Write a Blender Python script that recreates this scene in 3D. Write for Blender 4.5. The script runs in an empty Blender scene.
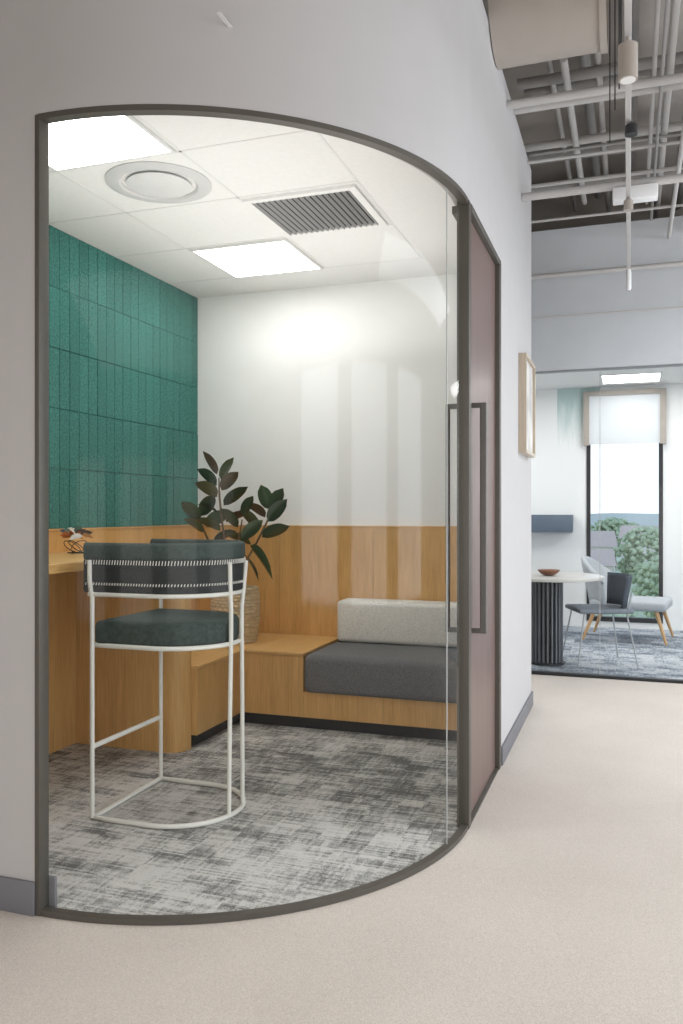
import bpy, bmesh, math, random
from mathutils import Vector, Matrix
random.seed(7)
S=bpy.context.scene
COL=S.collection
S.view_settings.view_transform='Standard'
# ------------------------------------------------------------ materials
def newmat(name):
    m=bpy.data.materials.new(name); m.use_nodes=True
    nt=m.node_tree; b=nt.nodes['Principled BSDF']
    return m,nt,b
def N(nt,t,**k):
    n=nt.nodes.new(t)
    for a,v in k.items(): setattr(n,a,v)
    return n
def coords(nt,scale=(1,1,1),kind='Object'):
    tc=N(nt,'ShaderNodeTexCoord'); mp=N(nt,'ShaderNodeMapping')
    mp.inputs['Scale'].default_value=scale
    nt.links.new(tc.outputs[kind],mp.inputs['Vector']); return mp.outputs['Vector']
def ramp(nt,fac,stops):
    r=N(nt,'ShaderNodeValToRGB'); e=r.color_ramp.elements
    while len(e)<len(stops): e.new(0.5)
    for i,(p,c) in enumerate(stops):
        e[i].position=p; e[i].color=(c[0],c[1],c[2],1)
    nt.links.new(fac,r.inputs['Fac']); return r.outputs['Color']
def noise(nt,vec,scale,detail=4,rough=.5):
    n=N(nt,'ShaderNodeTexNoise'); n.inputs['Scale'].default_value=scale
    n.inputs['Detail'].default_value=detail; n.inputs['Roughness'].default_value=rough
    nt.links.new(vec,n.inputs['Vector']); return n.outputs['Fac']
def bump(nt,b,h,strength=.3,dist=.01):
    n=N(nt,'ShaderNodeBump'); n.inputs['Strength'].default_value=strength; n.inputs['Distance'].default_value=dist
    nt.links.new(h,n.inputs['Height']); nt.links.new(n.outputs['Normal'],b.inputs['Normal'])
def simple(name,c,rough=.5,metal=0,var=.06,scale=8,bs=0,bscale=200,sc=(1,1,1),island=0,spec=.5,bd=.002):
    m,nt,b=newmat(name)
    v=coords(nt,sc)
    f=noise(nt,v,scale)
    a=[x*(1-var) for x in c]; d=[min(1,x*(1+var)) for x in c]
    col=ramp(nt,f,[(.3,a),(.7,d)])
    if island:
        ge=N(nt,'ShaderNodeNewGeometry')
        k=math_(nt,'ADD',math_(nt,'MULTIPLY',ge.outputs['Random Per Island'],island*2),1-island)
        hs=N(nt,'ShaderNodeHueSaturation'); nt.links.new(col,hs.inputs['Color']); nt.links.new(k,hs.inputs['Value']); col=hs.outputs[0]
    nt.links.new(col,b.inputs['Base Color'])
    b.inputs['Roughness'].default_value=rough; b.inputs['Metallic'].default_value=metal
    b.inputs['Specular IOR Level'].default_value=spec
    if bs: bump(nt,b,noise(nt,v,bscale,2),bs,bd)
    return m
def math_(nt,op,a,b=None,clamp=False):
    n=N(nt,'ShaderNodeMath',operation=op); n.use_clamp=clamp
    for i,x in enumerate((a,b)):
        if x is None: continue
        if isinstance(x,(int,float)): n.inputs[i].default_value=x
        else: nt.links.new(x,n.inputs[i])
    return n.outputs[0]
def emit(name,c,s):
    m,nt,b=newmat(name)
    b.inputs['Base Color'].default_value=(1,1,1,1)
    b.inputs['Emission Color'].default_value=(*c,1); b.inputs['Emission Strength'].default_value=s
    return m
def woodmat(name,c1,c2,rough=.35,sc=(5,5,.5),fine=(80,80,1.8)):
    m,nt,b=newmat(name)
    v=coords(nt,sc)
    f=noise(nt,v,3.0,6,.6)
    f2=noise(nt,coords(nt,fine),3,3,.6)
    f3=math_(nt,'ADD',math_(nt,'MULTIPLY',f,.4),math_(nt,'MULTIPLY',f2,.6))
    nt.links.new(ramp(nt,f3,[(.36,c1),(.62,c2)]),b.inputs['Base Color'])
    b.inputs['Roughness'].default_value=rough
    bump(nt,b,f2,.08,.002)
    return m
def glassmat(name,base=.05,tint=(.97,.99,.98),gl=.85):
    m,nt,b=newmat(name); nt.nodes.remove(b)
    out=[n for n in nt.nodes if n.type=='OUTPUT_MATERIAL'][0]
    lw=N(nt,'ShaderNodeLayerWeight'); lw.inputs['Blend'].default_value=.5
    p=math_(nt,'POWER',lw.outputs['Facing'],5.0)
    f=math_(nt,'ADD',math_(nt,'MULTIPLY',p,gl),base,True)
    t=N(nt,'ShaderNodeBsdfTransparent'); t.inputs['Color'].default_value=(*tint,1)
    g=N(nt,'ShaderNodeBsdfGlossy'); g.inputs['Roughness'].default_value=.06
    mx=N(nt,'ShaderNodeMixShader')
    nt.links.new(f,mx.inputs[0]); nt.links.new(t.outputs[0],mx.inputs[1]); nt.links.new(g.outputs[0],mx.inputs[2])
    nt.links.new(mx.outputs[0],out.inputs['Surface']); return m

M={}
M['wall']=simple('wall_paint',(.52,.508,.505),.95,var=.012,spec=.1)
M['white']=simple('white_paint',(.88,.88,.87),.9,var=.01,spec=.2)
M['bulk']=simple('bulkhead_paint',(.60,.62,.64),.9,var=.015,spec=.2)
M['ceil']=simple('ceiling_tile',(.80,.795,.785),.9,var=.02,scale=40,bs=.1,bscale=300)
M['grid']=simple('ceiling_grid',(.88,.88,.88),.5,var=.01)
M['gridd']=simple('ceiling_grid_bar',(.73,.73,.72),.5,var=.01)
M['base']=simple('baseboard_grey',(.17,.17,.185),.5,var=.03)
M['bronze']=simple('bronze_frame',(.105,.096,.082),.45,metal=.25,var=.05)
M['hand']=simple('grey_bronze_handle',(.15,.145,.135),.45,metal=.3,var=.05)
M['oak']=woodmat('oak_panel',(.55,.30,.09),(.76,.46,.175))
M['oakd']=woodmat('oak_top',(.60,.34,.11),(.78,.48,.19),sc=(5,.8,5),fine=(80,3,80))
M['doorw']=woodmat('reddish_brown_wood',(.125,.078,.066),(.185,.12,.104),.35)
M['black']=simple('black_plinth',(.01,.01,.011),.5)
M['felt']=simple('teal_felt',(.066,.205,.178),1,var=.28,scale=90,bs=.6,bscale=180,island=.08,spec=.05,bd=.004)
M['sofa']=simple('mid_grey_fabric',(.15,.15,.155),.95,var=.3,scale=200,bs=.9,bscale=260)
M['lgrey']=simple('cream_fabric',(.78,.76,.71),.95,var=.14,scale=150,bs=.8,bscale=200)
M['green']=simple('green_grey_velvet',(.042,.064,.058),.85,var=.3,scale=60,bs=.3)
M['dark']=simple('dark_webbing',(.020,.024,.024),.8,var=.2,scale=90)
M['tube']=simple('white_powder_coat',(.80,.79,.73),.4,var=.02)
M['thread']=simple('white_thread',(.8,.79,.73),.8)
m,nt,b=newmat('rubber_leaf'); ge=N(nt,'ShaderNodeNewGeometry')
nt.links.new(ramp(nt,ge.outputs['Random Per Island'],[(0,(.020,.045,.022)),(.45,(.045,.085,.038)),(.75,(.075,.12,.05)),(1,(.13,.06,.04))]),b.inputs['Base Color'])
b.inputs['Roughness'].default_value=.18; M['leaf']=m
M['stem']=simple('stem_brown',(.16,.11,.055),.7)
M['wicker']=simple('woven_seagrass',(.66,.53,.34),.9,var=.18,scale=14,bs=.3,sc=(1,1,6))
M['soil']=simple('soil',(.03,.02,.015),1)
M['duct']=simple('taupe_duct',(.42,.375,.335),.55,var=.03)
M['pipe']=simple('grey_white_pipe',(.52,.505,.49),.5,var=.03)
M['pipeg']=simple('grey_pipe',(.32,.31,.30),.5,var=.05)
M['galv']=simple('galvanised',(.42,.43,.44),.4,metal=.2,var=.1)
M['deck']=simple('slab_deck',(.42,.385,.35),.9,var=.15,scale=2)
M['blackm']=simple('black_metal',(.02,.02,.022),.45)
M['midm']=simple('grey_metal',(.25,.26,.27),.45)
M['slat']=simple('grey_slat',(.15,.155,.17),.5)
M['bluef']=simple('slate_blue_fabric',(.055,.07,.09),.9,var=.15,scale=90)
M['greyf']=simple('grey_fabric',(.20,.22,.25),.95,var=.15,scale=90)
M['paleg']=simple('pale_grey_fabric',(.40,.42,.44),.95,var=.12,scale=90)
M['legw']=woodmat('oak_leg',(.45,.25,.10),(.6,.36,.16))
M['ttop']=simple('table_laminate',(.55,.52,.48),.3,var=.03)
m,nt,b=newmat('multicolour_glaze'); ge=N(nt,'ShaderNodeNewGeometry')
r_=N(nt,'ShaderNodeValToRGB'); r_.color_ramp.interpolation='CONSTANT'; e=r_.color_ramp.elements
for i,(p,c) in enumerate([(0,(.5,.14,.03)),(.25,(.03,.03,.03)),(.45,(.55,.3,.1)),(.62,(.06,.16,.13)),(.8,(.6,.56,.5))]):
    if i>1: e.new(p)
    e[i].position=p; e[i].color=(*c,1)
nt.links.new(ge.outputs['Random Per Island'],r_.inputs['Fac']); nt.links.new(r_.outputs[0],b.inputs['Base Color']); b.inputs['Roughness'].default_value=.4
M['terra']=m
M['bowl']=simple('brown_bowl',(.24,.10,.05),.5)
M['slate']=simple('slate_blue_laminate',(.10,.13,.17),.5)
M['blind']=emit('blind_fabric',(.90,.91,.93),.03)  # faint glow stands in for daylight coming through the fabric
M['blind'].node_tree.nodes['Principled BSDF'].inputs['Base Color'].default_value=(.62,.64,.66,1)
M['beige']=simple('beige_trim',(.36,.32,.28),.6)
M['art']=simple('abstract_print',(.60,.58,.55),.6,var=.3,scale=5)
M['pframe']=woodmat('pale_oak_frame',(.42,.34,.25),(.55,.46,.36))
M['vent']=simple('vent_grey',(.58,.58,.58),.5,var=.03)
M['vent2']=simple('vent_disc_grey',(.66,.66,.66),.5,var=.03)
M['louv']=simple('louver_grey',(.36,.36,.36),.5,var=.03)
M['ventd']=simple('vent_dark',(.03,.03,.03),.8)
M['panel']=emit('led_panel',(1,.985,.96),10.0)
M['panel2']=emit('led_panel_far',(1,.98,.95),9.0)
M['glass']=glassmat('clear_glass',.018,(.985,.995,.99),.4)
M['glass2']=glassmat('clear_glass_far',.02,(.95,.975,.98))
M['joint']=simple('clear_seal',(.45,.46,.45),.4)
# corridor carpet
m,nt,b=newmat('beige_carpet')
v=coords(nt,(1,1,1))
f=noise(nt,v,280,2,.6); f2=noise(nt,v,2.2,3)
fine=math_(nt,'ADD',math_(nt,'MULTIPLY',f,.8),math_(nt,'MULTIPLY',f2,.2))
nt.links.new(ramp(nt,fine,[(.32,(.53,.475,.425)),(.68,(.73,.67,.61))]),b.inputs['Base Color'])
b.inputs['Roughness'].default_value=1; b.inputs['Specular IOR Level'].default_value=.1; bump(nt,b,f,.25,.003); M['carpet']=m
# patterned carpet
def pattern_carpet(name,dark,mid,light,thr=.5):
    m,nt,b=newmat(name)
    v=coords(nt)
    br=N(nt,'ShaderNodeTexBrick'); br.offset=.5
    br.inputs['Scale'].default_value=1; br.inputs['Brick Width'].default_value=1.0; br.inputs['Row Height'].default_value=.25
    br.inputs['Mortar Size'].default_value=0; br.inputs['Color1'].default_value=(0,0,0,1); br.inputs['Color2'].default_value=(1,1,1,1)
    br.inputs['Bias'].default_value=0
    nt.links.new(v,br.inputs['Vector'])
    ad=N(nt,'ShaderNodeVectorMath',operation='MULTIPLY_ADD')
    nt.links.new(br.outputs['Color'],ad.inputs[0]); ad.inputs[1].default_value=(17,11,5); nt.links.new(v,ad.inputs[2])
    vs=ad.outputs[0]
    sepc=N(nt,'ShaderNodeSeparateColor'); nt.links.new(br.outputs['Color'],sepc.inputs[0])
    def mp(sc):
        q=N(nt,'ShaderNodeMapping'); q.inputs['Scale'].default_value=sc; nt.links.new(vs,q.inputs['Vector']); return q.outputs[0]
    def cells(sx_,sy_):
        q=N(nt,'ShaderNodeVectorMath',operation='SNAP'); nt.links.new(v,q.inputs[0]); q.inputs[1].default_value=(sx_,sy_,10)
        wn=N(nt,'ShaderNodeTexWhiteNoise'); wn.noise_dimensions='2D'
        o2=N(nt,'ShaderNodeVectorMath',operation='ADD'); nt.links.new(q.outputs[0],o2.inputs[0]); o2.inputs[1].default_value=(.003,.003,0)
        nt.links.new(o2.outputs[0],wn.inputs['Vector']); return wn.outputs['Value'],q.outputs[0]
    c1,q1=cells(.10,.010); c2,q2=cells(.012,.06)
    p1=noise(nt,q1,6.5,3,.6); p2=noise(nt,q2,6.5,3,.6)
    patch=noise(nt,mp((1,2.5,1)),2.4,1,.5)
    grain=noise(nt,v,190,2,.8)
    s=math_(nt,'MULTIPLY',p1,.6)
    s=math_(nt,'ADD',s,math_(nt,'MULTIPLY',p2,.42))
    s=math_(nt,'ADD',s,math_(nt,'MULTIPLY',patch,.4))
    s=math_(nt,'ADD',s,math_(nt,'MULTIPLY',c1,.2))
    s=math_(nt,'ADD',s,math_(nt,'MULTIPLY',c2,.15))
    s=math_(nt,'ADD',s,math_(nt,'MULTIPLY',grain,.75))
    s=math_(nt,'ADD',s,math_(nt,'MULTIPLY',math_(nt,'SUBTRACT',sepc.outputs[0],.5),.16))
    s=math_(nt,'SUBTRACT',s,.80+thr-.5)
    nt.links.new(ramp(nt,s,[(.27,dark),(.44,mid),(.61,light)]),b.inputs['Base Color'])
    b.inputs['Roughness'].default_value=1; bump(nt,b,grain,.4,.004); return m
M['pcarpet']=pattern_carpet('patterned_carpet',(.14,.138,.134),(.37,.365,.35),(.64,.63,.605))
M['bcarpet']=pattern_carpet('blue_grey_carpet',(.09,.11,.14),(.24,.27,.31),(.48,.50,.52))
# mural wall
m,nt,b=newmat('window_wall_paint')
v=coords(nt,(1,1,1),'Object')
sx=N(nt,'ShaderNodeSeparateXYZ'); nt.links.new(v,sx.inputs[0])
nn=noise(nt,coords(nt,(9,1,1)),3,4)
h=math_(nt,'ADD',sx.outputs['Z'],math_(nt,'MULTIPLY',nn,.6))
k=math_(nt,'MULTIPLY',math_(nt,'SUBTRACT',h,2.3),2.2,True)
k=math_(nt,'MULTIPLY',k,math_(nt,'GREATER_THAN',sx.outputs['X'],-.75))
k=math_(nt,'MULTIPLY',k,math_(nt,'LESS_THAN',sx.outputs['X'],-.3))
kk=math_(nt,'MULTIPLY',k,.7)
mx=N(nt,'ShaderNodeMix',data_type='RGBA'); nt.links.new(kk,mx.inputs[0])
mx.inputs[6].default_value=(.80,.80,.79,1); mx.inputs[7].default_value=(.28,.45,.43,1)
nt.links.new(mx.outputs[2],b.inputs['Base Color']); b.inputs['Roughness'].default_value=.8; M['mural']=m

# ------------------------------------------------------------ mesh helpers
def meta(o,label=None,category=None,kind=None,group=None):
    if label: o['label']=label
    if category: o['category']=category
    if kind: o['kind']=kind
    if group: o['group']=group
def mk(name,verts,faces,mats,parent=None,smooth=False,midx=None,angle=35,**k):
    xs=[v[0] for v in verts]; ys=[v[1] for v in verts]; zs=[v[2] for v in verts]
    c=Vector(((min(xs)+max(xs))/2,(min(ys)+max(ys))/2,min(zs)))
    if k.pop('world',False): c=Vector((0,0,0))
    me=bpy.data.meshes.new(name)
    me.from_pydata([tuple(Vector(v)-c) for v in verts],[],faces)
    bm=bmesh.new(); bm.from_mesh(me); bmesh.ops.recalc_face_normals(bm,faces=bm.faces); bm.to_mesh(me); bm.free()
    if not isinstance(mats,(list,tuple)): mats=[mats]
    for mm in mats: me.materials.append(M[mm] if isinstance(mm,str) else mm)
    if midx:
        for p,i in zip(me.polygons,midx): p.material_index=i
    if smooth:
        for p in me.polygons: p.use_smooth=True
        try: me.set_sharp_from_angle(angle=math.radians(angle))
        except Exception: pass
    o=bpy.data.objects.new(name,me); COL.objects.link(o); o.location=c
    if parent: o.parent=parent
    meta(o,**k); return o
def root(name,loc,rz=0,**k):
    o=bpy.data.objects.new(name,None); o.empty_display_size=.1; COL.objects.link(o)
    o.location=loc; o.rotation_euler=(0,0,rz); meta(o,**k); return o
class Geo:
    def __init__(s): s.v=[]; s.f=[]
    def add(s,g):
        n=len(s.v); s.v+= [tuple(p) for p in g[0]]; s.f+=[tuple(i+n for i in f) for f in g[1]]; return s
    def xf(s,mat): s.v=[tuple(mat@Vector(p)) for p in s.v]; return s
def gbox(x0,x1,y0,y1,z0,z1,bev=0,seg=2):
    bm=bmesh.new(); bmesh.ops.create_cube(bm,size=1)
    for v in bm.verts:
        v.co=Vector(((x0+x1)/2+v.co.x*(x1-x0),(y0+y1)/2+v.co.y*(y1-y0),(z0+z1)/2+v.co.z*(z1-z0)))
    if bev: bmesh.ops.bevel(bm,geom=bm.edges[:],offset=bev,segments=seg,affect='EDGES',profile=.5)
    bm.verts.index_update()
    r=([tuple(v.co) for v in bm.verts],[tuple(v.index for v in f.verts) for f in bm.faces]); bm.free(); return r
def box(name,x0,x1,y0,y1,z0,z1,mat,bev=0,seg=2,parent=None,**k):
    v,f=gbox(x0,x1,y0,y1,z0,z1,bev,seg); return mk(name,v,f,mat,parent,smooth=bev>0,**k)
def gprism(poly,z0,z1):
    n=len(poly)
    V=[(x,y,z0) for x,y in poly]+[(x,y,z1) for x,y in poly]
    return V,[tuple(range(n)),tuple(range(n,2*n))]+[(i,(i+1)%n,n+(i+1)%n,n+i) for i in range(n)]
def gtube(pts,r,closed=False,n=10,caps=True):
    pts=[Vector(p) for p in pts]; L=len(pts); V=[];F=[]
    def tan(i):
        if closed: return (pts[(i+1)%L]-pts[i-1]).normalized()
        if i==0: return (pts[1]-pts[0]).normalized()
        if i==L-1: return (pts[-1]-pts[-2]).normalized()
        return ((pts[i+1]-pts[i]).normalized()+(pts[i]-pts[i-1]).normalized()).normalized()
    t=tan(0); u=t.orthogonal().normalized()
    for i in range(L):
        t=tan(i); u=(u-t*u.dot(t)).normalized(); w=t.cross(u)
        rr=r[i] if isinstance(r,(list,tuple)) else r
        for j in range(n):
            a=2*math.pi*j/n; V.append(pts[i]+u*math.cos(a)*rr+w*math.sin(a)*rr)
    for i in range(L if closed else L-1):
        k=(i+1)%L
        for j in range(n):
            F.append((i*n+j,i*n+(j+1)%n,k*n+(j+1)%n,k*n+j))
    if caps and not closed:
        F.append(tuple(range(n))); F.append(tuple((L-1)*n+j for j in range(n)))
    return V,F
def tube(name,pts,r,mat,parent=None,closed=False,n=10,**k):
    v,f=gtube(pts,r,closed,n); return mk(name,v,f,mat,parent,smooth=True,angle=60,**k)
def gsweep(path,prof,closed=False,profclosed=True):
    P=[Vector((p[0],p[1])) for p in path]; L=len(P); V=[];F=[]
    for i in range(L):
        a=P[i-1] if (i>0 or closed) else None; c=P[(i+1)%L] if (i<L-1 or closed) else None
        d1=(P[i]-a).normalized() if a is not None else (c-P[i]).normalized()
        d2=(c-P[i]).normalized() if c is not None else d1
        t=(d1+d2).normalized(); nrm=Vector((t.y,-t.x)); s=1/max(.3,t.dot(d1))
        for o,z in prof: V.append((P[i].x+nrm.x*o*s,P[i].y+nrm.y*o*s,z))
    n=len(prof)
    for i in range(L if closed else L-1):
        k=(i+1)%L
        for j in range(n if profclosed else n-1):
            F.append((i*n+j,i*n+(j+1)%n,k*n+(j+1)%n,k*n+j))
    if not closed and profclosed:
        F.append(tuple(range(n))); F.append(tuple((L-1)*n+j for j in range(n)))
    return V,F
def glathe(prof,n=32,cx=0,cy=0,cap=True):
    V=[];F=[]
    for r,z in prof:
        for j in range(n):
            a=2*math.pi*j/n; V.append((cx+r*math.cos(a),cy+r*math.sin(a),z))
    for i in range(len(prof)-1):
        for j in range(n): F.append((i*n+j,i*n+(j+1)%n,(i+1)*n+(j+1)%n,(i+1)*n+j))
    if cap: F.append(tuple(range(n))); F.append(tuple((len(prof)-1)*n+j for j in range(n)))
    return V,F

# ------------------------------------------------------------ layout constants
XL=-2.84; YB=5.10; XW=-.60; YF=2.12; R=1.13; CX=XW-R; CY=YF+R; ZC=2.73; ZG=2.48; ZT=3.46
def arc(r,n=48,a0=-90,a1=0):
    return [(CX+r*math.cos(math.radians(a0+(a1-a0)*i/n)),CY+r*math.sin(math.radians(a0+(a1-a0)*i/n))) for i in range(n+1)]
st=dict(kind='structure')
def plane(name,x0,x1,y0,y1,z,mat,**k):
    return mk(name,[(x0,y0,z),(x1,y0,z),(x1,y1,z),(x0,y1,z)],[(0,1,2,3)],mat,**k)
box('floor',-5,4,-4,9.6,-.12,0,'carpet',**st)
pts=[(XL,YF+.03)]+[(x,y) for x,y in arc(R-.012)]+[(XW-.05,CY+.02),(XW-.05,YB),(XL,YB)]
mk('floor_pod',*gprism(pts,.0005,.004),'pcarpet',**st)
box('floor_meeting',-3,4,6.52,9.4,.0005,.005,'bcarpet',**st)
th=.06
v,f=gsweep([(-5,YF)]+arc(R,60)+[(XW,5.48),(-5,5.48)],[(0,ZG),(0,ZT),(-th,ZT),(-th,ZG)])
mk('wall_bulkhead',v,f,'wall',smooth=True,angle=25,**st)
WT=.04
box('wall_front',-5,CX-.004,YF,YF+WT,0,ZG,'wall',**st)
box('wall_corridor',XW-.1,XW,4.10,5.48,0,ZG,'wall',**st)
box('wall_north',-5,XW-.1,5.41,5.48,0,ZG,'wall',**st)
box('wall_left',XL-.1,XL,YF+WT,YB+.1,0,ZT,'white',**st)
box('wall_back',XL,XW-.1,YB,YB+.1,0,ZT,'white',**st)
box('baseboard_front',-5,CX-.008,YF-.012,YF,0,.105,'base',.003,**st)
box('baseboard_inner',XL,CX+.03,YF+WT+.002,YF+WT+.014,0.004,.105,'base',.003,**st)
box('baseboard_corridor',XW,XW+.012,4.12,5.49,0,.09,'base',.003,**st)
g=Geo(); 
for x0,x1 in [(XL+.02,-2.2),(-2.198,-1.55),(-1.548,-.71)]:
    g.add(gbox(x0,x1,YB-.02,YB,.0,1.15,.001,1))
g.add(gbox(XL,-.71,YB-.024,YB,1.15,1.162,.002,1))
mk('trim_1',g.v,g.f,'oak',**st)
g=Geo()
for y0,y1 in [(YF+.1,3.0),(3.002,3.9),(3.902,YB-.02)]:
    g.add(gbox(XL,XL+.02,y0,y1,0,1.15,.001,1))
g.add(gbox(XL,XL+.024,YF+.1,YB-.02,1.15,1.162,.002,1))
mk('trim_2',g.v,g.f,'oak',**st)
g=Geo(); rows=5; hh=(ZC-1.162)/rows; w=.082
ny=int((YB-YF-.1)/w)
for r in range(rows):
    for c in range(ny+1):
        y1=YB-c*w; y0=max(y1-w+.003,YF+.06)
        if y1-y0<.02: continue
        d=random.choice([.019,.020,.021])
        g.add(gbox(XL,XL+d,y0,y1,1.163+r*hh+.001,1.163+(r+1)*hh-.001,.0025,1))
mk('acoustic_wall_panel',g.v,g.f,'felt',label='teal felt acoustic wall tiles in vertical strips above the oak wainscot',category='wall panel')
pts=[(XL,YF+.06)]+[(x,y) for x,y in arc(R-.066)]+[(XW-.07,YB),(XL,YB)]
mk('ceiling_pod',*gprism(pts,ZC,ZC+.05),'ceil',**st)
g=Geo()
gx=[-2.35,-1.74,-1.15]; gy=[2.38,3.0,3.53,4.12,4.72]
for x in gx: g.add(gbox(x-.006,x+.006,2.2,4.72,ZC-.002,ZC))
for y in gy: g.add(gbox(XL+.03,-1.15,y-.006,y+.006,ZC-.002,ZC))
mk('ceiling_grid',g.v,g.f,'gridd',kind='structure')
def ledpanel(x0,x1,y0,y1,z,mat,lab):
    r=root('ceiling_light',((x0+x1)/2,(y0+y1)/2,z),label=lab,category='ceiling light')
    a=(x1-x0)/2;b_=(y1-y0)/2
    g=Geo().add(gsweep([(-a,-b_),(a,-b_),(a,b_),(-a,b_)],[(0,-.012),(0,0),(-.015,0),(-.015,-.012)],closed=True))
    mk('light_frame',g.v,g.f,'gridd',r)
    mk('diffuser',*gbox(-a+.014,a-.014,-b_+.014,b_-.014,-.010,-.002),mat,r)
    return r
ledpanel(-2.338,-1.752,4.135,4.708,ZC,'panel','square white flush LED panel in the tiled ceiling')
ledpanel(-2.338,-1.752,2.395,2.985,ZC,'panel','square white flush LED panel in the tiled ceiling')
r=root('air_vent',(-1.45,3.825,ZC),label='square louvred grey return air grille in ceiling tile',category='air vent')
g=Geo().add(gsweep([(-.28,-.27),(.28,-.27),(.28,.27),(-.28,.27)],[(0,-.014),(0,0),(-.035,0),(-.035,-.014)],closed=True))
mk('vent_frame',g.v,g.f,'ceil',r)
mk('vent_backing',*gbox(-.25,.25,-.24,.24,-.003,-.001),'ventd',r)
g=Geo()
for i in range(17):
    x=-.24+i*.03
    gg=Geo().add(gbox(-.0018,.0018,-.24,.24,-.008,.008)); gg.xf(Matrix.Translation((x,0,-.011))@Matrix.Rotation(math.radians(35),4,'Y')); g.add((gg.v,gg.f))
mk('louver',g.v,g.f,'louv',r)
r=root('ceiling_diffuser',(-2.0,3.26,ZC),label='round white swirl air diffuser in ceiling tile',category='air vent')
mk('diffuser_ring',*glathe([(.235,0),(.235,-.005),(.205,-.013),(.175,-.012),(.165,-.004),(.165,0)],48,cap=False),'vent',r,smooth=True)
mk('diffuser_disc',*glathe([(.01,-.018),(.125,-.018),(.145,-.013),(.145,-.009),(.02,-.007)],48),'vent2',r,smooth=True)
# glazing frame
zb=.018
apath=arc(R-.012)
v,f=gsweep(apath,[(.012,0.0),(.012,zb),(-.018,zb),(-.018,0.0)])
mk('trim_3',v,f,'bronze',smooth=True,angle=25,**st)
v,f=gsweep(arc(R-.012),[(.014,ZG-.016),(.014,ZG+.002),(-.02,ZG+.002),(-.02,ZG-.016)])
mk('trim_4',v,f,'bronze',smooth=True,angle=25,**st)
box('trim_5',CX-.010,CX+.008,YF-.004,YF+.042,0,ZG,'bronze',.002,**st)
v,f=gsweep(arc(R-.02,64),[(0,zb),(0,ZG-.016)],profclosed=False)
mk('window_1',v,f,'glass',smooth=True,angle=80,**st)
a=math.radians(-11); jx=CX+(R-.02)*math.cos(a); jy=CY+(R-.02)*math.sin(a)
tube('trim_6',[(jx,jy,zb),(jx,jy,ZG-.03)],.0025,'joint',**st)
box('trim_7',XW-.045,XW+.004,CY,CY+.05,0,ZG,'bronze',.002,**st)
box('trim_8',XW-.075,XW+.006,4.05,4.105,0,ZG,'bronze',.002,**st)
box('trim_9',XW-.075,XW+.006,CY+.05,4.05,ZG-.03,ZG,'bronze',.002,**st)
box('trim_13',XW-.06,XW+.002,CY+.05,4.05,0,.008,'bronze',**st)
r=root('door_1',(XW-.035,3.68,0),kind='structure')
mk('door_leaf',*gbox(-.02,.02,3.302-3.68,4.047-3.68,.01,ZG-.033,.001,1),'doorw',r)
def handle(s,out,wd=.024):
    y=3.42-3.68
    g=Geo()
    a,b_=sorted((s*(out-wd),s*(out+.004)))
    g.add(gbox(a,b_,y-.010,y+.010,.75,1.70,.003,1))
    for z in (.75,1.68):
        a,b_=sorted((s*.0205,s*(out-wd+.002))); g.add(gbox(a,b_,y-.009,y+.009,z,z+.02,.001,1))
    mk('handle',g.v,g.f,'hand',r,label='tall D-shaped flat-bar grey bronze pull handle')
handle(1,.078); handle(-1,.085,.012)

# ------------------------------------------------------------ joinery
r=root('bar_counter',(-2.5,3.0,.004),label='oak bar counter with solid end panel along the teal wall',category='counter')
def L(o,x0,x1,y0,y1,z0,z1): return (x0-o[0],x1-o[0],y0-o[1],y1-o[1],z0,z1)
o=(-2.5,3.0)
mk('countertop',*gbox(*L(o,XL+.022,-2.2,YF+.115,3.87,.995,1.035),.002,1),'oakd',r)
poly=[(XL+.022+2.5,3.87-3),(XL+.022+2.5,3.76-3)]
for i in range(9):
    a=math.radians(-90+90*i/8); poly.append((-2.27+2.5+.09*math.cos(a),3.85-3+.09*math.sin(a)))
poly.append((-2.18+2.5,3.87-3))
mk('end_panel',*gprism(poly,0,.994),'oak',r,smooth=True,angle=30)
r=root('bench',(-2.0,4.6,.004),label='L-shaped low oak bench with black recessed plinth',category='bench')
o=(-2.0,4.6)
g=Geo()
g.add(gbox(*L(o,XL+.022,-2.15,3.875,YB-.026,.07,.42),.001,1))
g.add(gbox(*L(o,-2.148,-1.765,4.42,YB-.026,.07,.42),.001,1))
g.add(gbox(*L(o,-1.764,-.715,4.42,YB-.026,.07,.215),.001,1))
mk('bench_body',g.v,g.f,'oak',r)
g=Geo()
g.add(gbox(*L(o,XL+.022,-2.14,3.875,YB-.026,.421,.438),.002,1))
g.add(gbox(*L(o,-2.139,-1.76,4.412,YB-.026,.421,.438),.002,1))
mk('bench_top',g.v,g.f,'oakd',r)
g=Geo()
g.add(gbox(*L(o,XL+.03,-2.19,3.9,YB-.03,0,.07)))
g.add(gbox(*L(o,-2.189,-.72,4.46,YB-.03,0,.07)))
mk('plinth',g.v,g.f,'black',r)
def softbox(x0,x1,y0,y1,z0,z1,bev,sag=.006):
    V,F=gbox(x0,x1,y0,y1,z0,z1,bev,5); return V,F
g=Geo().add(softbox(-1.752,-.722,4.385,5.07,.221,.44,.036))
mk('seat_cushion',g.v,g.f,'sofa',smooth=True,angle=80,label='thick grey upholstered seat cushion on the oak bench',category='cushion')
g=Geo().add(softbox(-1.725,-.73,4.87,5.065,.442,.70,.03))
mk('back_cushion',g.v,g.f,'lgrey',smooth=True,angle=80,label='cream textured bolster cushion on the grey seat',category='cushion')

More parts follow.
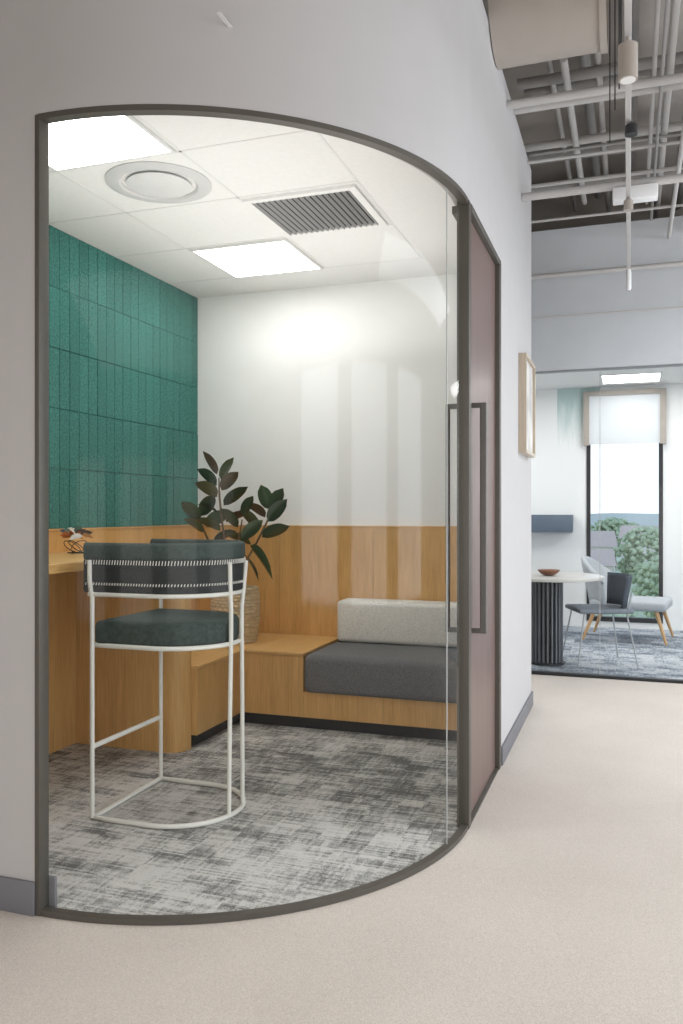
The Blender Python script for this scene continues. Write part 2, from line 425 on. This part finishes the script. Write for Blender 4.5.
# ------------------------------------------------------------ planter & plant
PX,PY,PZ=-2.33,4.69,.443
V=[];F=[]
n=96; rowsn=34; hgt=.34
for i in range(rowsn+1):
    t=i/rowsn; rad=.128+.02*math.sin(t*math.pi*.9)+.006*t
    for j in range(n):
        a=2*math.pi*j/n
        rr=rad+.005*math.sin(a*24+(i//2%2)*math.pi)+(.003 if i%2 else -.003)
        V.append((rr*math.cos(a),rr*math.sin(a),t*hgt))
for i in range(rowsn):
    for j in range(n): F.append((i*n+j,i*n+(j+1)%n,(i+1)*n+(j+1)%n,(i+1)*n+j))
F.append(tuple(range(n)))
base=len(V)
for j in range(n):
    a=2*math.pi*j/n; V.append((.118*math.cos(a),.118*math.sin(a),hgt))
for j in range(n): F.append((rowsn*n+j,rowsn*n+(j+1)%n,base+(j+1)%n,base+j))
b2=len(V)
for j in range(n):
    a=2*math.pi*j/n; V.append((.112*math.cos(a),.112*math.sin(a),hgt-.045))
for j in range(n): F.append((base+j,base+(j+1)%n,b2+(j+1)%n,b2+j))
r=root('potted_rubber_plant',(PX,PY,PZ),label='dark-leaved rubber plant in woven seagrass basket on the bench',category='plant')
mk('basket',V,F,'wicker',r,smooth=True)
mk('soil',*glathe([(.11,.285),(.11,.3)],32),'soil',r)
R_=Vector((.945,.327,0)); Fw=Vector((-.327,.945,0)); Z_=Vector((0,0,1))
def P(a,z,d=0): return R_*a+Fw*d+Z_*z
stems=[[P(-.02,.29),P(-.05,.5,.02),P(-.08,.72,.0),P(-.095,.90,-.03),P(-.10,1.02,-.02)],
       [P(.02,.29),P(.07,.5,-.03),P(.14,.62,-.05),P(.20,.74,-.05),P(.225,.80,-.03)],
       [P(-.03,.29,.03),P(-.12,.5,.05),P(-.19,.66,.04),P(-.23,.76,.03)],
       [P(.0,.29,-.04),P(.02,.5,-.1),P(.04,.64,-.14),P(.06,.76,-.15)]]
g=Geo()
for s in stems: g.add(gtube(s,[.007]*(len(s)-1)+[.004],n=6))
mk('stem',g.v,g.f,'stem',r,smooth=True)
def leaf(base,d,length,width,droop=.25,up=Vector((0,0,1)),roll=0):
    d=d.normalized(); side=d.cross(up)
    if side.length<.05: side=d.cross(Vector((0,1,0)))
    side.normalize(); nrm=side.cross(d).normalized()
    if roll: side,nrm=side*math.cos(roll)+nrm*math.sin(roll),nrm*math.cos(roll)-side*math.sin(roll)
    V=[];F=[]; n=9
    for i in range(n+1):
        t=i/n; w=width*.5*(math.sin(math.pi*min(1,t**.85))**.6 if 0<t<1 else .02)
        if t>.85: w*=.75
        c=base+d*(length*t)-Vector((0,0,1))*droop*length*t*t
        for s in (-1,-.5,0,.5,1): V.append(c+side*w*s+nrm*(abs(s)*w*.3))
    for i in range(n):
        for j in range(4): F.append((i*5+j,i*5+j+1,(i+1)*5+j+1,(i+1)*5+j))
    return V,F
g=Geo()
rl=random.Random(23)
def along(s,t):
    k=t*(len(s)-1); i=min(int(k),len(s)-2); return s[i].lerp(s[i+1],k-i)
for si,s in enumerate(stems):
    cnt=[9,7,6,4][si]
    for i in range(cnt):
        t=.45+.55*i/(cnt-1)
        b0=along(s,t); ang=(0 if i%2 else math.pi)+rl.uniform(-.6,.6)
        el=.35+.75*(i/(cnt-1))+rl.uniform(-.15,.2)
        d=R_*math.cos(ang)*math.cos(el)+Fw*math.sin(ang)*math.cos(el)*.8+Z_*math.sin(el)
        ln=rl.uniform(.165,.205)
        roll=rl.uniform(.4,1.2)*(1 if math.cos(ang)>0 else -1)
        g.add(leaf(b0+d.normalized()*.025,d,ln,ln*.50,rl.uniform(.0,.25),roll=roll))
g.add(leaf(P(.10,.60,-.08),P(.8,-.7,-.3),.2,.11,.4,roll=.9))
g.add(leaf(P(.04,.56,-.08),P(.6,-.4,-.5),.18,.1,.5,roll=.6))
mk('foliage',g.v,g.f,'leaf',r,smooth=True,angle=80)

# ------------------------------------------------------------ bar stool
r=root('bar_stool',(-1.79,3.10,.006),label='bar stool, off-white tubular frame and dark green upholstery with stitched back',category='stool')
def Dpath(rad,xf,n=28,gap=0):
    p=[(xf,-rad)]
    m_=4
    for i in range(1,m_): p.append((xf+(0-xf)*i/m_,-rad))
    for i in range(n+1):
        a=-math.pi/2+math.pi*i/n; p.append((rad*math.cos(a),rad*math.sin(a)))
    for i in range(m_-1,0,-1): p.append((xf+(0-xf)*i/m_,rad))
    p.append((xf,rad)); return p
rad=.260; xf=-.262; tr=.0095
def ring(rad,xf,z,rr=tr,closed=True):
    return gtube([(x,y,z) for x,y in Dpath(rad,xf)],rr,closed=closed,n=10)
mk('base_ring',*ring(rad,xf,tr,tr*1.1),'tube',r,smooth=True,angle=60)
for y in (-rad,rad):
    s=1 if y>0 else -1
    mk('leg',*gtube([(xf,y,.01),(xf,y,.90),(xf-.002,y+s*.006,.93),(xf-.002,y+s*.014,.97),(xf-.002,y+s*.015,1.05)],tr),'tube',r,smooth=True,angle=60)
for sg in (-1,1):
    pts=[]
    for z,th_,rr in [(.01,14,rad),(.45,12.5,rad),(.72,11,rad),(.85,11,rad),(.95,14,rad+.007),(1.04,16,rad+.013)]:
        a=math.radians(th_)*sg; pts.append((rr*math.cos(a),rr*math.sin(a),z))
    mk('leg',*gtube(pts,tr),'tube',r,smooth=True,angle=60)
mk('footrest',*gtube([(xf,-rad,.295),(xf,rad,.295)],tr*1.1),'tube',r,smooth=True)
mk('seat_frame',*ring(.250,xf,.705),'tube',r,smooth=True,angle=60)
V=[];F=[]
rings=[(.03,.702),(.006,.708),(0,.722),(0,.782),(.003,.794),(.010,.801),(.03,.804),(.14,.805)]
for ins,z in rings:
    for x,y in Dpath(.240-ins,-.262+ins): V.append((x,y,z))
n=len(Dpath(.2,-.2))
for i in range(len(rings)-1):
    for j in range(n): F.append((i*n+j,i*n+(j+1)%n,(i+1)*n+(j+1)%n,(i+1)*n+j))
F.append(tuple(range(n))); F.append(tuple((len(rings)-1)*n+j for j in range(n)))
mk('seat',V,F,'green',r,smooth=True,angle=60)
def rr_prof(w,z0,z1,b,k=4):
    p=[]
    for cx_,cz,a0 in [(w/2-b,z1-b,0),(-w/2+b,z1-b,90),(-w/2+b,z0+b,180),(w/2-b,z0+b,270)]:
        for i in range(k+1):
            a=math.radians(a0+90*i/k); p.append((cx_+b*math.cos(a),cz+b*math.sin(a)))
    return p
bp=Dpath(.248,-.300,32)
mk('backrest',*gsweep(bp,rr_prof(.036,1.05,1.120,.015)),'green',r,smooth=True,angle=60)
mk('back_band',*gsweep(bp,rr_prof(.032,.918,1.055,.01)),'dark',r,smooth=True,angle=60)
mk('back_rail',*gtube([(x,y,.912) for x,y in Dpath(.257,-.28,32)],tr),'tube',r,smooth=True,angle=60)
def stitches(z,h,rd):
    g=Geo(); tot=[Vector((x,y)) for x,y in Dpath(rd,-.300,64)]
    seg=[(tot[i+1]-tot[i]).length for i in range(len(tot)-1)]; Ltot=sum(seg); d=.01
    while d<Ltot-.01:
        a=d;i=0
        while a>seg[i]: a-=seg[i]; i+=1
        p=tot[i].lerp(tot[i+1],a/seg[i]); t=(tot[i+1]-tot[i]).normalized()
        q0=(p.x,p.y,z-h/2); q1=(p.x+t.x*.003,p.y+t.y*.003,z+h/2)
        g.add(gtube([q0,q1],.0021,n=5)); d+=.0125
    return g.v,g.f
for zz,h_ in ((1.042,.018),(.955,.010)):
    mk('stitching',*stitches(zz,h_,.2655),'thread',r)

# ------------------------------------------------------------ figurine on the counter
r=root('figurine',(-2.64,3.52,1.041),label='small multicoloured ornament on wire base on the oak counter',category='ornament')
g=Geo()
for k in range(3):
    a=k*2*math.pi/3
    g.add(gtube([(.045*math.cos(a+i/12*2*math.pi)*1.0+.02*math.cos(a),.03*math.sin(a+i/12*2*math.pi)+.02*math.sin(a),.035+.03*math.sin(i/12*2*math.pi+a*.3)) for i in range(12)],.0022,closed=True,n=5))
g.add(gtube([(-.05,0,.003),(.05,0,.003)],.003,n=5)); g.add(gtube([(0,-.03,.003),(0,.03,.003)],.003,n=5))
mk('wire_base',g.v,g.f,'blackm',r,smooth=True)
g=Geo()
for k in range(22):
    a=k*2.1; el=rl.uniform(-.2,1.4)
    d=Vector((math.cos(a)*math.cos(el),math.sin(a)*math.cos(el),math.sin(el)))
    g.add(leaf(Vector((rl.uniform(-.05,.05),0,.09)),d,.07,.035,.2,roll=.8))
mk('figure_body',g.v,g.f,'terra',r,smooth=True)

# ------------------------------------------------------------ picture on corridor wall
r=root('framed_picture',(XW,5.06,1.59),label='pale oak framed abstract print hanging on corridor wall',category='picture')
g=Geo()
for b_ in [(0.001,.045,-.24,.24,0,.02),(0.001,.045,-.24,.24,.55,.57),(0.001,.045,-.24,-.22,.02,.55),(0.001,.045,.22,.24,.02,.55)]: g.add(gbox(*b_))
mk('picture_frame',g.v,g.f,'pframe',r)
mk('print',*gbox(.005,.03,-.22,.22,.02,.55),'art',r)

# ------------------------------------------------------------ meeting room
YP=6.5
box('wall_partition',-3,4,YP,YP+.1,2.33,3.40,'bulk',**st)
box('trim_10',-3,4,YP+.02,YP+.07,2.318,2.33,'midm',**st)
box('trim_11',-3,4,YP+.02,YP+.07,0,.022,'blackm',**st)
mk('window_2',[(-3,YP+.045,.022),(4,YP+.045,.022),(4,YP+.045,2.318),(-3,YP+.045,2.318)],[(0,1,2,3)],'glass2',**st)
box('trim_12',-.212,-.207,YP+.042,YP+.048,.03,2.318,'joint',**st)
box('ceiling_meeting',-3,4,YP+.1,9.4,2.60,2.65,'ceil',**st)
WX0,WX1,WZ0,WZ1=-.44,.335,.07,2.5
g=Geo()
for b_ in [(-3,WX0,9.4,9.5,0,4),(WX1,4,9.4,9.5,0,4),(WX0,WX1,9.4,9.5,0,WZ0),(WX0,WX1,9.4,9.5,WZ1,4)]: g.add(gbox(*b_))
mk('wall_window',g.v,g.f,'mural',world=True,**st)
r=root('window_3',((WX0+WX1)/2,9.42,WZ0),kind='structure')
hw=(WX1-WX0)/2; H=WZ1-WZ0
g=Geo()
for b_ in [(-hw,-hw+.04,-.03,.04,0,H),(hw-.04,hw,-.03,.04,0,H),(-hw+.04,hw-.04,-.03,.04,0,.05),(-hw+.04,hw-.04,-.03,.04,H-.05,H)]: g.add(gbox(*b_))
mk('window_frame',g.v,g.f,'blackm',r)
mk('pane',[(-hw+.04,.02,.05),(hw-.04,.02,.05),(hw-.04,.02,H-.05),(-hw+.04,.02,H-.05)],[(0,1,2,3)],'glass2',r)
r=root('roller_blind',((WX0+WX1)/2,9.36,1.97),label='half-lowered pale roller blind with beige side channels over window',category='blind')
mk('blind_fabric',*gbox(-hw+.03,hw-.03,-.003,.003,0.01,.55),'blind',r)
g=Geo()
for b_ in [(-hw-.03,-hw+.03,-.02,.035,0,.58),(hw-.03,hw+.03,-.02,.035,0,.58),(-hw+.03,hw-.03,-.03,.035,.53,.58)]: g.add(gbox(*b_))
mk('blind_channel',g.v,g.f,'beige',r)
box('wall_meeting_left',-3.1,-3,YP,9.5,0,4,'wall',**st)
box('wall_shelf_unit',-1.35,-.58,9.2,9.398,1.03,1.22,'slate',.004,label='slate blue wall-mounted shelf box beside the window',category='shelf')
ledpanel(-.27,.30,8.55,9.1,2.60,'panel2','square white flush LED panel in meeting room ceiling')
r=root('round_table',(-.64,7.0,.006),label='round pale-topped table with black vertical-slat drum base',category='table')
mk('tabletop',*glathe([(.43,.70),(.45,.705),(.45,.722),(.44,.727)],56),'ttop',r,smooth=True)
g=Geo().add(glathe([(.10,.0),(.10,.7)],24)); g.add(glathe([(.14,0),(.14,.02)],32))
mk('pedestal_core',g.v,g.f,'blackm',r)
g=Geo()
for k in range(22):
    a=2*math.pi*k/22; gg=Geo().add(gbox(-.006,.018,-.006,.006,.022,.70)); gg.xf(Matrix.Rotation(a,4,'Z')@Matrix.Translation((.11,0,0))); g.add((gg.v,gg.f))
mk('pedestal_slats',g.v,g.f,'slat',r)
V,F=glathe([(.03,0),(.06,.012),(.085,.035),(.09,.045),(.083,.044),(.055,.018),(.01,.01)],28)
o_=mk('bowl',[(x-.62,y+6.93,z+.735) for x,y,z in V],F,'bowl',smooth=True,label='small brown wooden bowl on the round table',category='bowl')
r=root('chair',(-.24,7.15,.006),math.radians(200),label='slim chair, slate blue shell and thin pale legs by round table',category='chair')
mk('seat',*gbox(-.22,.22,-.22,.22,.43,.465,.015,3),'greyf',r,smooth=True)
V=[];F=[]
for i in range(13):
    a=math.radians(-62+124*i/12)
    for k,(z,off) in enumerate([(.47,-.01),(.54,0),(.62,.015),(.70,.03),(.73,.035)]):
        V.append((-(.06+(.17+off)*math.cos(a)),(.20+off)*math.sin(a)/math.sin(math.radians(62))*.95,z))
for i in range(12):
    for k in range(4): F.append((i*5+k,i*5+k+1,(i+1)*5+k+1,(i+1)*5+k))
bk=mk('backrest',V,F,'bluef',r,smooth=True)
md=bk.modifiers.new('t','SOLIDIFY'); md.thickness=.02
for sx_ in (-1,1):
    for sy in (-1,1):
        top=(sx_*.17,sy*.17,.435); bot=(sx_*.24,sy*.23,.008)
        mk('leg',*gtube([bot,top],.007,n=8),'galv',r,smooth=True)
for sy in (-1,1):
    mk('back_support',*gtube([(-.19,sy*.15,.44),(-.22,sy*.15,.6)],.008,n=8),'galv',r,smooth=True)
r=root('lounge_chair',(-.05,8.62,.006),math.radians(-8),label='pale grey upholstered lounge chair with oak legs near the window',category='chair')
V,F=gbox(-.28,.42,-.31,.31,.31,.40,.03,3)
mk('seat',V,F,'paleg',r,smooth=True,angle=60)
V=[];F=[]
for i in range(17):
    a=math.radians(-80+160*i/16)
    e=abs(i-8)/8
    for k,(z,off) in enumerate([(.33,0),(.45,.02),(.60,.05),(.77-.20*e**2,.085),(.80-.24*e**2,.09)]):
        V.append((-.08-(.22+off)*math.cos(a),(.31+off*.5)*math.sin(a),z))
for i in range(16):
    for k in range(4): F.append((i*5+k,i*5+k+1,(i+1)*5+k+1,(i+1)*5+k))
bk=mk('backrest',V,F,'paleg',r,smooth=True,angle=60)
md=bk.modifiers.new('t','SOLIDIFY'); md.thickness=.045; md.offset=0
for sy in (-1,1):
    mk('leg',*gtube([(.42,sy*.30,.008),(.32,sy*.25,.33)],[.012,.022],n=8),'legw',r,smooth=True)
    mk('leg',*gtube([(-.34,sy*.30,.008),(-.22,sy*.25,.33)],[.012,.022],n=8),'legw',r,smooth=True)

# ------------------------------------------------------------ shell: slab and far walls
box('ceiling',-5,4,-4,9.6,3.95,4.1,'deck',**st)
box('wall_right',4,4.1,-4,9.6,0,4,'wall',**st)
box('wall_rear',-5,4,-4.1,-4,0,4,'wall',**st)
box('wall_side',-5.1,-5,-4.1,9.6,0,4,'wall',**st)
box('wall_void',-5,4,7.2,7.28,2.66,3.95,'deck',**st)
r=root('ventilation_duct',(XW+.005,3.93,3.59),label='large beige round duct stub emerging from the wall',category='duct')
def xform(vf,mat): 
    g=Geo().add(vf); g.xf(mat); return g.v,g.f
mk('duct_body',*xform(glathe([(.23,0),(.23,.47),(.24,.47),(.24,.50),(.21,.50),(.21,.3)],48),Matrix.Rotation(math.radians(90),4,'Y')),'duct',r,smooth=True)
for (y,z,rr,x1,lab) in [(4.96,3.10,.024,4,'long white pipe crossing under the slab'),(6.38,3.02,.018,4,'long white pipe crossing under the slab'),
    (6.42,2.72,.005,4,'thin white conduit along bulkhead'),(4.35,3.36,.022,4,'long white pipe crossing under the slab'),(4.62,3.46,.026,4,'long white pipe crossing under the slab'),
    (5.5,3.62,.026,4,'long white pipe crossing under the slab'),(5.85,3.5,.014,4,'long white pipe crossing under the slab'),
    (5.25,3.42,.010,4,'thin white conduit crossing under the slab'),(6.1,3.34,.010,4,'thin white conduit crossing under the slab'),(3.5,3.62,.018,4,'long white pipe crossing under the slab')]:
    tube('ceiling_pipe',[(XW+.002 if y<5.4 else -3,y,z),(x1-.002,y,z)],rr,'pipe',n=14,label=lab,category='pipe')
for (y,z,rr) in [(4.75,3.66,.03),(5.1,3.78,.03),(5.95,3.74,.05),(6.22,3.62,.02),(5.38,3.52,.010)]:
    tube('ceiling_pipe',[(XW+.002 if y<5.4 else -3,y,z),(3.998,y,z)],rr,'pipeg',n=14,label='grey service pipe crossing close under the slab',category='pipe')
for (x,z,rr,y0,y1) in [(-.32,3.58,.020,4.4,6.5),(-.16,3.7,.018,4.3,7.1),(-.42,3.74,.016,4.4,7.1),(.42,3.28,.02,2.4,6.45),(.62,3.33,.06,2.4,6.45),(.12,3.52,.012,2.6,6.5),(.27,3.24,.014,2.4,6.45),(.20,3.56,.02,2.4,7.1),(.52,3.55,.03,2.4,7.1)]:
    tube('ceiling_pipe',[(x,y0,z),(x,y1,z)],rr,'pipe',n=14,label='white pipe running along the corridor under slab',category='pipe')
for (x,z,rr,y0,y1) in [(-.24,3.84,.03,4.3,7.1),(.02,3.86,.03,2.6,7.1),(.15,3.38,.009,2.4,6.45),(.36,3.7,.05,2.4,7.1)]:
    tube('ceiling_pipe',[(x,y0,z),(x,y1,z)],rr,'pipeg',n=14,label='grey service pipe running along the corridor under slab',category='pipe')
for (x,y,z) in [(-.04,3.62,3.0),(-.09,4.25,3.05),(-.03,3.3,2.95),(-.06,3.85,3.02),(.27,4.25,3.256)]:
    g=Geo().add(gtube([(x,y,3.95),(x,y,z)],.003,n=6))
    mk('hanging_cable',g.v,g.f,'blackm',smooth=True,label='thin black suspension cable hanging from slab',category='cable')
r=root('track_light',(-.005,2.0,2.9),label='slim white track rail with cylinder spotlights hung over corridor',category='track light')
mk('rail',*gbox(-.012,.012,0,4.0,0,.03,.002,1),'pipe',r)
mk('end_cap',*glathe([(.012,-.14),(.018,-.13),(.018,-.02),(.014,0)],16,0,3.98),'grid',r,smooth=True)
for y in (.4,1.9,3.6): mk('suspension_wire',*gtube([(0,y,.03),(0,y,1.05)],.003,n=6),'galv',r)
def spot(y,mat,rad_,h,z0,x=0):
    mk('spotlight',*glathe([(rad_*.8,z0),(rad_,z0),(rad_,z0+h),(rad_*.5,z0+h+.01),(.006,z0+h+.012),(.006,-.0)],24,x,y),mat,r,smooth=True)
spot(1.05,'duct',.033,.12,-.15)
mk('spot_lens',*glathe([(.026,-.1515),(.026,-.150)],20,0,1.05),'grid',r)
spot(1.72,'blackm',.026,.04,-.055,.012)
spot(2.6,'duct',.024,.05,-.07)
box('emergency_luminaire',-.09,.15,4.91,5.0,3.0,3.075,'grid',.008,label='small white box luminaire on the services',category='light')

# ------------------------------------------------------------ outdoors
m,nt,b=newmat('foliage_green'); v=coords(nt); f=noise(nt,v,1.2,4,.6)
nt.links.new(ramp(nt,f,[(.38,(.34,.43,.28)),(.62,(.52,.60,.42))]),b.inputs['Base Color']); b.inputs['Roughness'].default_value=1; b.inputs['Specular IOR Level'].default_value=.05; M['tree']=m
M['grass']=simple('grass_ground',(.46,.52,.38),1,var=.3,scale=.2)
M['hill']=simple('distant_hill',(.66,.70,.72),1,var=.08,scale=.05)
M['house']=simple('house_wall',(.76,.71,.66),.9); M['roof']=simple('roof_tile',(.55,.45,.40),.9)
plane('ground_outside',-200,200,12,600,-7,'grass',kind='structure')
def tree(x,y,z0,h,w):
    r=root('tree',(x,y,z0),label='leafy green tree outside the window',category='tree')
    mk('trunk',*gtube([(0,0,0),(.1,0,h*.3),(0,.1,h*.55)],[.3,.22,.15],n=8),'stem',r,smooth=True)
    g=Geo(); q=random.Random(int(x*10+y))
    bm=bmesh.new(); bmesh.ops.create_icosphere(bm,subdivisions=1,radius=1); bm.verts.index_update()
    bv=[v_.co.copy() for v_ in bm.verts]; bf=[tuple(v_.index for v_ in f_.verts) for f_ in bm.faces]; bm.free()
    for k in range(520):
        a=q.uniform(0,6.28); e=q.uniform(-.9,1); rr=math.sqrt(max(0,1-e*e))*q.uniform(.5,1)*(1+.18*math.sin(a*3+k%3))
        c=Vector((math.cos(a)*w*.5*rr,math.sin(a)*w*.5*rr,h*.62+e*h*.34)); s=q.uniform(.03,.06)*w
        g.add(([tuple(v_*s*q.uniform(.5,1.3)+c) for v_ in bv],bf))
    mk('canopy',g.v,g.f,'tree',r,smooth=True,angle=180)
for t in [(1.3,76,-7,7.2,5),(8.4,84,-7,7.6,6),(-.1,36,-7,4.2,3.4),(2.1,52,-7,5.9,4.2),(-2.2,130,-7,7.4,8),(9.5,135,-7,8.2,10),(-14,125,-7,7.6,9),(-3.0,60,-7,3.8,4)]: tree(*t)
def house(x,y,w,d,h,rh):
    r=root('house',(x,y,-7),label='brick house with tiled pitched roof outside',category='house')
    mk('walls',*gbox(-w/2,w/2,-d/2,d/2,0,h),'house',r)
    mk('roof',[(-w/2-.3,-d/2-.3,h),(w/2+.3,-d/2-.3,h),(w/2+.3,d/2+.3,h),(-w/2-.3,d/2+.3,h),(-w/2,0,h+rh),(w/2,0,h+rh)],[(0,1,5,4),(2,3,4,5),(0,4,3),(1,2,5),(0,3,2,1)],'roof',r)
house(-4.0,94,5,5,4.6,1.6); house(-2.9,74,3.2,4,3.8,1.3); house(-10,100,6,6,5,1.5); house(1.5,108,5,5,5.0,1.6)
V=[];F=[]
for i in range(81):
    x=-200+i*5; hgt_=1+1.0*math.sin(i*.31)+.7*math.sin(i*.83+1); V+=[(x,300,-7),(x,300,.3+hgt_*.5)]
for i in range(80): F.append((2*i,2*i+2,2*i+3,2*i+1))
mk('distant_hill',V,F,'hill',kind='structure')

# ------------------------------------------------------------ world & lights
w=bpy.data.worlds.new('World'); S.world=w; w.use_nodes=True; nt=w.node_tree
bg=nt.nodes['Background']
tc=N(nt,'ShaderNodeTexCoord'); sx=N(nt,'ShaderNodeSeparateXYZ'); nt.links.new(tc.outputs['Generated'],sx.inputs[0])
nz=noise(nt,tc.outputs['Generated'],9,6,.6)
c=math_(nt,'ADD',sx.outputs['Z'],math_(nt,'MULTIPLY',math_(nt,'SUBTRACT',nz,.5),.35))
nt.links.new(ramp(nt,c,[(0,(.98,.985,1)),(.16,(.82,.89,.98)),(.5,(.55,.70,.95))]),bg.inputs['Color'])
bg.inputs['Strength'].default_value=1.3
def area(name,loc,size,power,color=(1,1,1),rot=(0,0,0),sy=None):
    l=bpy.data.lights.new(name,'AREA'); l.energy=power; l.color=color; l.size=size
    if sy: l.shape='RECTANGLE'; l.size_y=sy
    o=bpy.data.objects.new(name,l); COL.objects.link(o); o.location=loc; o.rotation_euler=rot; return o
area('rear_fill_overhead',(.4,-1.6,2.60),6.5,116,(1,.965,.935),sy=3.2)  # added soft fill overhead behind the camera, no fixture there
for i in range(4):
    area('rear_fill_strip',(-3.6+i*2.1,-3.9,.95),1.4,13,(1,.98,.96),rot=(math.radians(90),0,0),sy=1.7)  # added strip lights on a windowless wall, for fill and vertical glass reflections
for i in range(3):
    area('side_fill_strip',(3.9,.8+i*2.2,1.5),2.2,66,(.85,.92,1),rot=(0,math.radians(90),0),sy=1.6)  # added cool fill from the right, the wall has no openings
area('corridor_upfill',(2.2,4.6,2.9),1.0,34,(1,.98,.96),rot=(math.radians(180),0,0),sy=3.5)  # added fill aimed upward to brighten the slab and pipes
area('corridor_fill',(1.6,4.6,2.85),.9,54,(.88,.94,1),sy=3.0)  # added unseen fill over the corridor, no fixture modelled
area('pod_upfill',(-1.65,3.7,2.2),1.6,12.5,(1,.985,.96),rot=(math.radians(180),0,0),sy=2.2)  # added invisible fill that evens out the pod ceiling and its bounce
area('meeting_fill',(1.6,8.0,2.55),1.2,54,(1,.99,.98),sy=1.6)  # unseen fill pair added to brighten the meeting room, no fixtures
area('meeting_fill',(-2.0,8.0,2.55),1.2,46,(1,.99,.98),sy=1.6)
# ------------------------------------------------------------ camera
cam=bpy.data.cameras.new('camera'); co=bpy.data.objects.new('camera',cam); COL.objects.link(co)
co.location=(0,0,1.25); co.rotation_euler=(math.radians(90),0,math.radians(19.13))
cam.sensor_fit='VERTICAL'; cam.sensor_height=36; cam.lens=830/1024*36
cam.clip_start=.05; cam.clip_end=1000
S.camera=co
